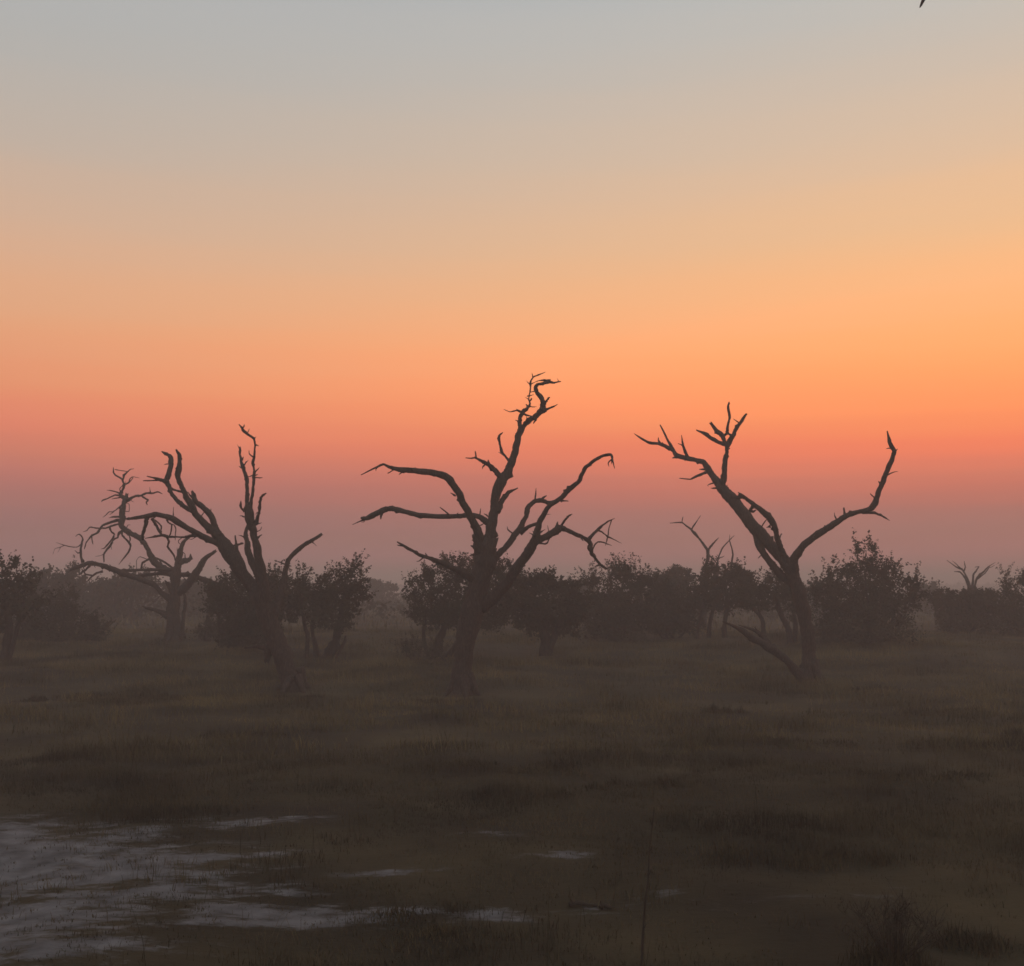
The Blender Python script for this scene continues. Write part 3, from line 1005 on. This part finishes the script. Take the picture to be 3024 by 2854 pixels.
bush('leafy_tree', 'leafy tree with leaning trunk cut off by the left edge', 'tree', (10, 1954),
     [(18, 1690, 30, 26), (42, 1672, 14, 14), (60, 1722, 45, 28), (0, 1775, 95, 80), (60, 1800, 70, 55), (-70, 1760, 85, 80), (90, 1730, 22, 16), (-30, 1850, 70, 40)],
     [[(8, 1950, 26), (18, 1905, 22), (28, 1850, 20), (20, 1780, 14)], [(26, 1860, 14), (60, 1820, 10), (70, 1780, 6)]], 1)
bush('bush', 'broad low dark bush on the left, in front of the far flat topped trees', 'bush', (140, 1896),
     [(60, 1835, 70, 55), (150, 1840, 85, 58), (225, 1850, 72, 45), (110, 1800, 70, 50), (290, 1875, 50, 24), (190, 1800, 50, 45)], None, 2)
bush('acacia_tree', 'far flat topped tree under the tip of the gnarled tree\'s longest left limb', 'tree', (165, 1800),
     [(130, 1722, 52, 30), (95, 1745, 40, 26), (170, 1722, 36, 30), (212, 1700, 20, 26), (222, 1735, 30, 34), (150, 1760, 70, 24)], None, 3, Y=70, leaf=0.2, dens=14, sprig=0.35, group='far flat topped trees', stem_w=.16)
bush('acacia_tree', 'far flat topped tree between the gnarled dead tree and its drooping left limb', 'tree', (380, 1800),
     [(350, 1728, 52, 22), (408, 1712, 44, 18), (310, 1742, 26, 16), (455, 1738, 34, 16), (380, 1748, 80, 20), (490, 1752, 30, 16)], None, 4, Y=74, leaf=0.2, dens=14, sprig=0.35, group='far flat topped trees', stem_w=.16)
bush('bush', 'dark bush hiding the trunk of the leaning dead tree with two upright stems', 'bush', (735, 1925),
     [(688, 1715, 32, 26), (665, 1740, 26, 26), (735, 1790, 105, 70), (690, 1825, 70, 62), (650, 1780, 34, 40), (780, 1760, 40, 50), (805, 1722, 26, 34), (745, 1850, 80, 40)], None, 5)
bush('bush', 'leafy bush on several bare stems, right of the dead tree with two upright stems', 'bush', (955, 1944),
     [(1030, 1695, 30, 30), (1048, 1672, 20, 18), (1066, 1720, 26, 42), (985, 1738, 48, 36), (880, 1728, 30, 32), (900, 1700, 14, 16), (1000, 1790, 88, 56), (920, 1790, 72, 50), (955, 1835, 90, 34), (1040, 1790, 46, 54), (862, 1775, 60, 50), (850, 1815, 52, 36)],
     [[(905, 1942, 16), (908, 1890, 13), (900, 1850, 11), (890, 1790, 8)], [(940, 1942, 18), (930, 1900, 15), (922, 1860, 12), (940, 1780, 8)], [(960, 1946, 40), (985, 1905, 30), (1000, 1860, 24), (1010, 1780, 12)], [(870, 1935, 16), (850, 1915, 12), (838, 1900, 10)], [(985, 1945, 12), (1015, 1900, 9), (1020, 1880, 6)]], 6)
bush('bush', 'big rounded bush standing round the trunk of the tallest dead tree', 'bush', (1300, 1940),
     [(1376, 1762, 140, 82), (1270, 1775, 72, 72), (1248, 1718, 22, 22), (1268, 1690, 20, 16), (1345, 1692, 62, 30), (1432, 1702, 60, 44), (1470, 1750, 84, 56), (1380, 1830, 125, 50), (1275, 1835, 72, 40), (1500, 1722, 30, 20), (1460, 1810, 80, 50), (1500, 1672, 12, 14), (1218, 1760, 24, 30)],
     [[(1288, 1930, 24), (1294, 1895, 22), (1310, 1860, 18), (1330, 1790, 12)], [(1310, 1940, 16), (1345, 1910, 14), (1370, 1870, 12), (1390, 1800, 10)], [(1270, 1935, 12), (1250, 1880, 10), (1260, 1800, 8)]], 7)
bush('bush', 'spreading bush on one short trunk, right of the tallest dead tree', 'bush', (1612, 1936),
     [(1560, 1738, 46, 26), (1622, 1734, 40, 22), (1664, 1742, 30, 18), (1600, 1795, 112, 62), (1555, 1830, 66, 46), (1685, 1825, 62, 52), (1702, 1780, 50, 42), (1640, 1850, 80, 34)],
     [[(1612, 1938, 40), (1612, 1895, 34), (1600, 1850, 26), (1570, 1790, 14)], [(1615, 1890, 24), (1650, 1850, 18), (1680, 1800, 10)]], 8)
bush('bush', 'ragged bush left of the far dome shaped tree', 'bush', (1830, 1895),
     [(1755, 1712, 28, 18), (1732, 1722, 18, 12), (1826, 1702, 34, 20), (1862, 1700, 20, 14), (1880, 1724, 40, 22), (1905, 1720, 26, 16), (1800, 1768, 92, 54), (1890, 1780, 82, 54), (1840, 1820, 92, 45), (1750, 1850, 40, 24)], None, 9)
bush('acacia_tree', 'far dome shaped tree with a smooth rounded crown, left of the small forked dead tree', 'tree', (1985, 1830),
     [(1985, 1708, 60, 32), (1950, 1722, 36, 28), (2018, 1716, 32, 20), (1985, 1730, 60, 26), (2025, 1738, 12, 8)], None, 10, Y=60, leaf=0.15, dens=26, sprig=0.14, group='far flat topped trees', stem_w=.14)
bush('bush', 'bush round the foot of the small forked dead tree', 'bush', (2140, 1884),
     [(2122, 1712, 46, 30), (2170, 1716, 42, 26), (2205, 1722, 22, 18), (2150, 1765, 90, 48), (2088, 1728, 26, 26), (2090, 1780, 60, 40), (2200, 1765, 50, 34), (2110, 1682, 14, 10)],
     [[(2058, 1884, 12), (2064, 1840, 10), (2080, 1780, 8)], [(2092, 1884, 14), (2096, 1840, 12), (2110, 1780, 8)], [(2250, 1880, 14), (2250, 1830, 12), (2200, 1770, 8)], [(2140, 1886, 18), (2142, 1830, 14), (2150, 1770, 10)]], 11)
bush('bush', 'low bush in the gap below the far dome shaped tree', 'bush', (1990, 1885),
     [(1985, 1790, 84, 40), (1930, 1800, 50, 40), (2030, 1800, 50, 34), (1990, 1830, 70, 30), (1960, 1765, 40, 24)], None, 12)
bush('bush', 'small bush showing left of the trunk of the V shaped dead tree', 'bush', (2325, 1902),
     [(2278, 1712, 26, 26), (2300, 1735, 38, 30), (2300, 1775, 62, 46), (2235, 1782, 46, 36), (2262, 1735, 18, 14), (2345, 1795, 40, 44)],
     [[(2331, 1902, 14), (2328, 1870, 15), (2316, 1838, 16), (2300, 1800, 14), (2293, 1760, 9)], [(2250, 1898, 10), (2252, 1850, 9), (2240, 1800, 6)], [(2345, 1902, 14), (2350, 1850, 12), (2340, 1790, 8)]], 13)
bush('bush', 'largest bush, with a pointed peak, right of the V shaped dead tree', 'bush', (2560, 1905),
     [(2538, 1624, 13, 18), (2576, 1622, 15, 18), (2584, 1645, 14, 22), (2556, 1664, 30, 26), (2555, 1712, 84, 42), (2448, 1700, 18, 20), (2486, 1690, 20, 16), (2640, 1692, 20, 18), (2606, 1690, 28, 22), (2684, 1716, 26, 14), (2706, 1726, 12, 18), (2424, 1730, 20, 12), (2550, 1790, 148, 78), (2655, 1775, 66, 50), (2455, 1785, 66, 60), (2545, 1850, 135, 44)], None, 14)
bush('bush', 'low bush below the far small bare tree with fanned branches', 'bush', (2850, 1874),
     [(2790, 1780, 46, 24), (2850, 1778, 52, 22), (2905, 1776, 44, 26), (2845, 1808, 84, 36), (2815, 1835, 60, 26), (2918, 1808, 55, 38)], None, 15, Y=52, sprig=0.2)
bush('bush', 'bush with upright leafy tips cut off by the right edge', 'bush', (3000, 1880),
     [(2968, 1704, 12, 18), (2984, 1728, 26, 14), (3022, 1706, 18, 20), (3012, 1775, 62, 54), (2962, 1795, 46, 46), (3070, 1770, 70, 80), (3000, 1830, 66, 36)], None, 16)
bush('bush', 'sparse low scrub at the foot of the gnarled dead tree, on its right', 'bush', (640, 1893),
     [(600, 1880, 36, 14), (650, 1872, 34, 20), (690, 1880, 30, 14), (612, 1860, 12, 16)], None, 17, dens=14, leaf=.07)
bush('bush', 'dark low scrub touching the left side of the tallest dead tree\'s foot', 'bush', (1240, 1950),
     [(1240, 1932, 52, 18), (1290, 1922, 34, 20), (1200, 1940, 30, 12)], None, 18, dens=22, leaf=.07)
# further bushes fading on the plain
for i, (u, Yd, lob, lb) in enumerate([
        (1130, 112, [(1130, 1742, 40, 12), (1108, 1735, 16, 9)], 'hazy far bush on the open gap left of the tallest dead tree'),
        (560, 84, [(560, 1752, 60, 20), (610, 1760, 50, 16)], 'hazy far bush behind the gnarled dead tree trunk'),
        (2745, 92, [(2745, 1757, 30, 12), (2725, 1762, 30, 12)], 'hazy far bush in the gap right of the largest bush'),
        (2420, 86, [(2400, 1756, 40, 16), (2440, 1752, 30, 14)], 'hazy far bush just right of the V shaped dead tree trunk'),
        (270, 76, [(270, 1762, 60, 26), (330, 1770, 60, 24)], 'hazy far bush below the gnarled dead tree\'s drooping left limb'),
        (840, 82, [(850, 1752, 40, 18), (890, 1758, 40, 16)], 'hazy far bush seen between two near bushes left of centre'),
        (1730, 78, [(1730, 1762, 50, 22), (1690, 1768, 40, 20)], 'hazy far bush between the ragged bush and the single trunk bush')]):
    bush('bush', lb, 'bush', (u, 1780), lob, None, 40 + i, Y=Yd, leaf=0.24, dens=12, sprig=0.35, group='hazy far bushes', stem_w=.12)

# far woodland on the horizon: one mass
def wood_mass(name, label, n_trees, y0, y1, h0, h1, tall, w0, w1, n, leaf, seed):
    rng = np.random.default_rng(seed)
    cs, ds, ss = [], [], []
    for i in range(n_trees):
        Y = rng.uniform(y0, y1)
        x = rng.uniform(-0.62, 0.62) * Y
        h = rng.uniform(h0, h1) + (rng.uniform() < tall) * rng.uniform(0.5, 2.0)
        w = rng.uniform(w0, w1)
        q = rng.normal(0, 1, (n, 3))
        q /= np.linalg.norm(q, axis=1, keepdims=True)
        q = q * np.array([w, w * .7, h * 0.5]) * rng.uniform(0.3, 1, (n, 1)) ** 0.4 + np.array([x, Y, 0.9 + h * 0.5])
        cs.append(q)
        ds.append(rng.normal(0, 1, (n, 3)))
        ss.append(np.full(n, leaf))
    v, f = leaf_quads(np.vstack(cs), np.vstack(ds), np.concatenate(ss), rng)
    v[:, 2] = np.maximum(v[:, 2], 0.6)
    o = link(name, mesh_np(name, v, f, M['leaf']))
    o['kind'] = 'stuff'
    o['label'] = label
    o['category'] = 'woodland'


wood_mass('distant_woodland', 'low hazy band of far woodland along the horizon', 520, 330, 760, 2.4, 4.4, .08, 2.5, 7, 110, 1.1, 77)
wood_mass('scrub_belt', 'dark belt of far scrub behind the bushes, below the horizon', 300, 66, 170, 0.7, 1.7, .04, 1.5, 4, 200, .30, 78)

# ------------------------------------------------------------------ small things in the grass
def tussock(name, label, base_px, w, h, n, seed, width=0.006, lean=0.7, material='grass', cat='grass clump', group='dark grass clumps'):
    rng = np.random.default_rng(seed)
    b = base_at(*base_px)
    root = thing(name, label, cat, b, group)
    k = rng.integers(0, 9, n)
    kx, ky, kr = rng.uniform(-.5, .5, 9) * w, rng.normal(0, .16, 9) * w, rng.uniform(.07, .2, 9) * w
    x, y = kx[k] + rng.normal(0, 1, n) * kr[k], ky[k] + rng.normal(0, .7, n) * kr[k]
    q = np.exp(-((x - kx[k]) ** 2 + (y - ky[k]) ** 2) / (2 * kr[k] ** 2))
    z = ground_z(x + b.x, y + b.y) - b.z - 0.02
    hh = 0.62 * h * rng.uniform(0.3, 1.0, n) * (0.25 + 0.75 * q)
    v, f = blades(x, y, z, hh, width * rng.uniform(.6, 1.3, n), rng.uniform(.1, lean, n), rng)
    link('blades', mesh_np('blades', v, f, M[material]), root)['kind'] = 'stuff'
    return root


for i, (u, v_, w, h, n, lb) in enumerate([
        (2640, 2845, .6, .6, 450, 'soft tuft of fine grass growing up through the wispy dry shrub'),
        (3010, 2180, .7, .6, 500, 'small dark grass clump cut off by the right edge in the middle distance'),
        (300, 2065, 3.4, .42, 2600, 'wide dark grass clump on the left, below the broad low bush'),
        (360, 1945, 1.2, .5, 700, 'small dark pointed grass clump below the gnarled dead tree\'s left limbs'),
        (700, 2175, 1.6, .35, 900, 'dark grass clump below the leaning dead tree\'s foot'),
        (1500, 2275, 2.2, .32, 1300, 'long dark grass clump below the tallest dead tree'),
        (1870, 2325, 1.2, .3, 800, 'dark grass clump right of centre, above the tall stalk'),
        (2130, 2105, .9, .5, 600, 'small dark grass clump below and left of the V shaped dead tree'),
        (2480, 2045, 3.0, .35, 1600, 'dark grass round the foot of the V shaped dead tree, on its right'),
        (2360, 2200, 1.8, .3, 900, 'dark low grass clump in the open below the V shaped dead tree'),
        (2780, 2110, 2.6, .35, 1200, 'dark grass clump in the open below the right edge bushes'),
        (1300, 2740, 1.4, .24, 1300, 'rounded dark grass clump at the bottom edge left of the tall stalk'),
        (2420, 2540, 2.0, .4, 1700, 'broad dark grass mound right of the tall stalk'),
        (2930, 2800, .9, .4, 800, 'dark grass clump in the bottom right corner'),
        (2740, 2300, 1.6, .28, 800, 'thin dark grass clump near the right edge, mid ground'),
        (850, 2065, 2.0, .3, 900, 'dark grass tuft round the leaning dead tree\'s foot'),
        (1330, 2075, 2.0, .3, 900, 'dark grass tuft round the tallest dead tree\'s foot')]):
    tussock('grass_clump', lb, (u, v_), w, h, n, 100 + i, 0.005 if v_ > 2400 else 0.009)


def dry_shrub(label, base_px, w, h, n, seed):
    """a wispy shrub: many thin stems from one foot, each forking"""
    rng = np.random.default_rng(seed)
    b = base_at(*base_px)
    root = thing('dry_shrub', label, 'shrub', b, 'dry wispy shrubs at the bottom edge')
    for i in range(n):
        a = rng.uniform(0, 2 * math.pi)
        out_ = rng.uniform(0.1, 1) * w * 0.5
        hh = h * rng.uniform(0.6, 1.1) * (1 - 0.3 * out_ / (w * .5))
        p0 = np.array([math.cos(a) * .05, math.sin(a) * .05, -0.04])
        p2 = np.array([math.cos(a) * out_, math.sin(a) * out_, hh])
        p1 = p0 * .5 + p2 * .5 + np.array([0, 0, hh * .12])
        vs, fs = [], []
        off = 0
        for j in range(5):
            if j:
                t = rng.uniform(.4, .9)
                q0 = p1 * (1 - t) + p2 * t
                q2 = q0 + np.array([rng.normal(0, .07), rng.normal(0, .07), rng.uniform(.05, .16)])
                pts = np.array([q0, (q0 + q2) / 2 + rng.normal(0, .01, 3), q2])
                rr = [.0022, .0018, .001]
            else:
                pts = np.array([p0, p1, p2])
                rr = [.0035, .0025, .0012]
            sm = catmull(np.column_stack([pts, rr]), 3)
            vv, ff = tube(sm[:, :3], sm[:, 3], 4, rng, .05, False)
            vs.append(vv)
            fs += [tuple(q + off for q in fq) for fq in ff]
            off += len(vv)
        link('stem', tube_mesh('stem', np.vstack(vs), fs, M['dry']), root)
    return root


dry_shrub('wispy dry shrub at the bottom edge, right of the tall stalk', (2640, 2846), 1.0, .50, 75, 5)

# the tall thin stalk near the camera
b = base_at(1893, 2850)
t_ = thing('dry_stalk', 'single tall thin dry stalk rising near the bottom edge', 'stalk', b)
rng = np.random.default_rng(9)
px = [(1893, 2852, 7), (1899, 2760, 7), (1905, 2670, 6), (1914, 2590, 5), (1917, 2520, 4.5), (1925, 2450, 3.2), (1932, 2385, 2)]
pts = np.array([np.array(P(u, v, b.y + 0.0004 * (2852 - v))) - np.array(b) for u, v, w in px])
pts[0][2] = -0.06
sm = catmull(np.column_stack([pts, [w * .5 * b.y / F for *_, w in px]]), 5)
vv, ff = tube(sm[:, :3], sm[:, 3], 7, rng, .15, False)
link('stem', tube_mesh('stem', vv, ff, M['dry']), t_)
for (u, v, du, dv) in ((1913, 2590, 10, -22), (1906, 2672, -9, -20), (1919, 2515, 8, -18), (1926, 2440, -6, -22), (1900, 2745, 9, -18)):
    p0, p1 = np.array(P(u, v, b.y + .0004 * (2852 - v))) - np.array(b), np.array(P(u + du, v + dv, b.y + .03)) - np.array(b)
    sm = catmull(np.column_stack([[p0, (p0 + p1) / 2 + [0, 0, -.004], p1], [.004, .004, .0015]]), 3)
    vv, ff = tube(sm[:, :3], sm[:, 3], 5, rng, .1, False)
    link('twig', tube_mesh('twig', vv, ff, M['dry']), t_)

# fallen sticks on the pale strip
for (u, v, lb, ln, sd) in ((1722, 2680, 'short dark fallen stick lying on the pale strip left of the tall stalk', .26, 1), (1792, 2686, 'smaller broken stick end beside the short fallen stick', .13, 2)):
    b = base_at(u, v)
    rng = np.random.default_rng(sd)
    s_ = thing('fallen_stick', lb, 'stick', b, 'fallen sticks on the ground')
    pts = np.array([[-ln / 2, 0, .02], [-ln * .2, .02, .035], [ln * .2, -.01, .025], [ln / 2, .02, .012]])
    sm = catmull(np.column_stack([pts, [.022, .02, .016, .008]]), 4)
    vv, ff = tube(sm[:, :3], sm[:, 3], 8, rng, .2)
    link('stem', tube_mesh('stem', vv, ff, M['dry']), s_)
    sm = catmull(np.column_stack([[[-ln * .35, 0, .025], [-ln * .42, .01, .06], [-ln * .45, .0, .075]], [.01, .007, .003]]), 3)
    vv, ff = tube(sm[:, :3], sm[:, 3], 6, rng, .2)
    link('twig', tube_mesh('twig', vv, ff, M['dry']), s_)

# broken stump and brushwood by the gnarled tree
b = base_at(609, 1890)
st = thing('tree_stump', 'thin broken stump standing in the scrub right of the gnarled dead tree', 'stump', b)
k = b.y / F
pts = np.array([[0, 0, -.1], [.02, 0, .35], [.05, .02, .75], [.03, 0, 1.05]])
sm = catmull(np.column_stack([pts, [.13, .11, .09, .05]]), 4)
vv, ff = tube(sm[:, :3], sm[:, 3], 10, np.random.default_rng(3), .12)
link('trunk', tube_mesh('trunk', vv, ff, M['bark']), st)
sm = catmull(np.column_stack([[[.02, 0, .45], [.4, .1, .52], [.9, .1, .7]], [.05, .04, .02]]), 4)
vv, ff = tube(sm[:, :3], sm[:, 3], 7, np.random.default_rng(4), .12)
link('branch', tube_mesh('branch', vv, ff, M['bark']), st)

# ------------------------------------------------------------------ bird: the tip of its lowered wing dips into the picture
BY = 30.0
tip = P(2717, 23, BY)
b = P(2738, -62, BY)
bird = thing('bird', 'dark bird in flight, only its lowered wing tip in view at the top edge', 'bird', b)
rng = np.random.default_rng(6)
prof = [(-.30, .004), (-.27, .03), (-.2, .055), (-.08, .085), (.05, .09), (.16, .07), (.22, .045), (.26, .045), (.30, .035), (.325, .012)]
sm = catmull([(x, 0, .02 * (x > .2), r) for x, r in prof], 3)
vv, ff = tube(sm[:, :3], np.maximum(sm[:, 3], .003), 14, rng, .02, False)
body = link('body', tube_mesh('body', vv, ff, M['feather']), bird)
sm = catmull([(.32, 0, .02, .012), (.35, 0, .018, .007), (.375, 0, .01, .002)], 3)
vv, ff = tube(sm[:, :3], sm[:, 3], 6, rng, .02, False)
link('beak', tube_mesh('beak', vv, ff, M['feather']), bird)


def slab(name, outline, th):
    """a thin cambered feathered surface: outline is a list of (point, chord vector) stations"""
    vs, fs = [], []
    for p, ch in outline:
        p, ch = np.array(p), np.array(ch)
        nrm = np.cross(ch, np.array(outline[-1][0]) - np.array(outline[0][0]))
        nrm = nrm / max(np.linalg.norm(nrm), 1e-6)
        for t, o in ((-.5, 0), (-.1, 1), (.5, 0), (-.1, -1)):
            vs.append(p + ch * t + nrm * th * o)
    n = len(outline)
    for i in range(n - 1):
        for k in range(4):
            k2 = (k + 1) % 4
            fs.append((i * 4 + k, i * 4 + k2, i * 4 + 4 + k2, i * 4 + 4 + k))
    fs += [(0, 1, 2, 3), (n * 4 - 1, n * 4 - 2, n * 4 - 3, n * 4 - 4)]
    m = bpy.data.meshes.new(name)
    m.from_pydata([tuple(v) for v in vs], [], fs)
    m.materials.append(M['feather'])
    return m


tl = np.array(tip) - np.array(b)
for sgn in (1, -1):
    e = tl if sgn == 1 else np.array([tl[0] * .6, .62, .35])
    root_ = np.array([.04, -.05 * sgn, 0])
    mid = root_ * .45 + e * .55 + np.array([.06, -.10 * sgn, .04])
    st_ = [(root_, (.24, 0, 0)), (root_ * .6 + mid * .4, (.23, 0, .01)), (mid, (.20, 0, .03)), (mid * .5 + e * .5, (.13, 0, .03)), (mid * .12 + e * .88, (.075, 0, .02)), (e, (.045, 0, .02))]
    link('wing', slab('wing', st_, .012), bird)
link('tail', slab('tail', [((-.25, 0, 0), (0, .06, 0)), ((-.36, 0, 0), (0, .12, 0)), ((-.44, 0, -.01), (0, .15, 0))], .006), bird)

# ------------------------------------------------------------------ haze: the dusty air over the plain
HZ_TOP, HZ_BOT = 12.0, -1.6
hx, hy0, hy1 = 910, -130, 1010
hv = [(x, y, z) for z in (HZ_BOT, HZ_TOP) for y in (hy0, hy1) for x in (-hx, hx)]
hm = bpy.data.meshes.new('haze')
hm.from_pydata(hv, [], [(0, 2, 3, 1), (4, 5, 7, 6), (0, 1, 5, 4), (2, 6, 7, 3), (0, 4, 6, 2), (1, 3, 7, 5)])
hmat = bpy.data.materials.new('haze')
hmat.use_nodes = True
ht = hmat.node_tree
ht.nodes.clear()
pv = ht.nodes.new('ShaderNodeVolumePrincipled')
pv.inputs['Color'].default_value = (0.97, 0.89, 0.85, 1)
pv.inputs['Density'].default_value = 0.0050
pv.inputs['Anisotropy'].default_value = 0.3
ho = ht.nodes.new('ShaderNodeOutputMaterial')
ht.links.new(pv.outputs[0], ho.inputs['Volume'])
hm.materials.append(hmat)
hz = link('haze', hm)
hz['kind'] = 'stuff'
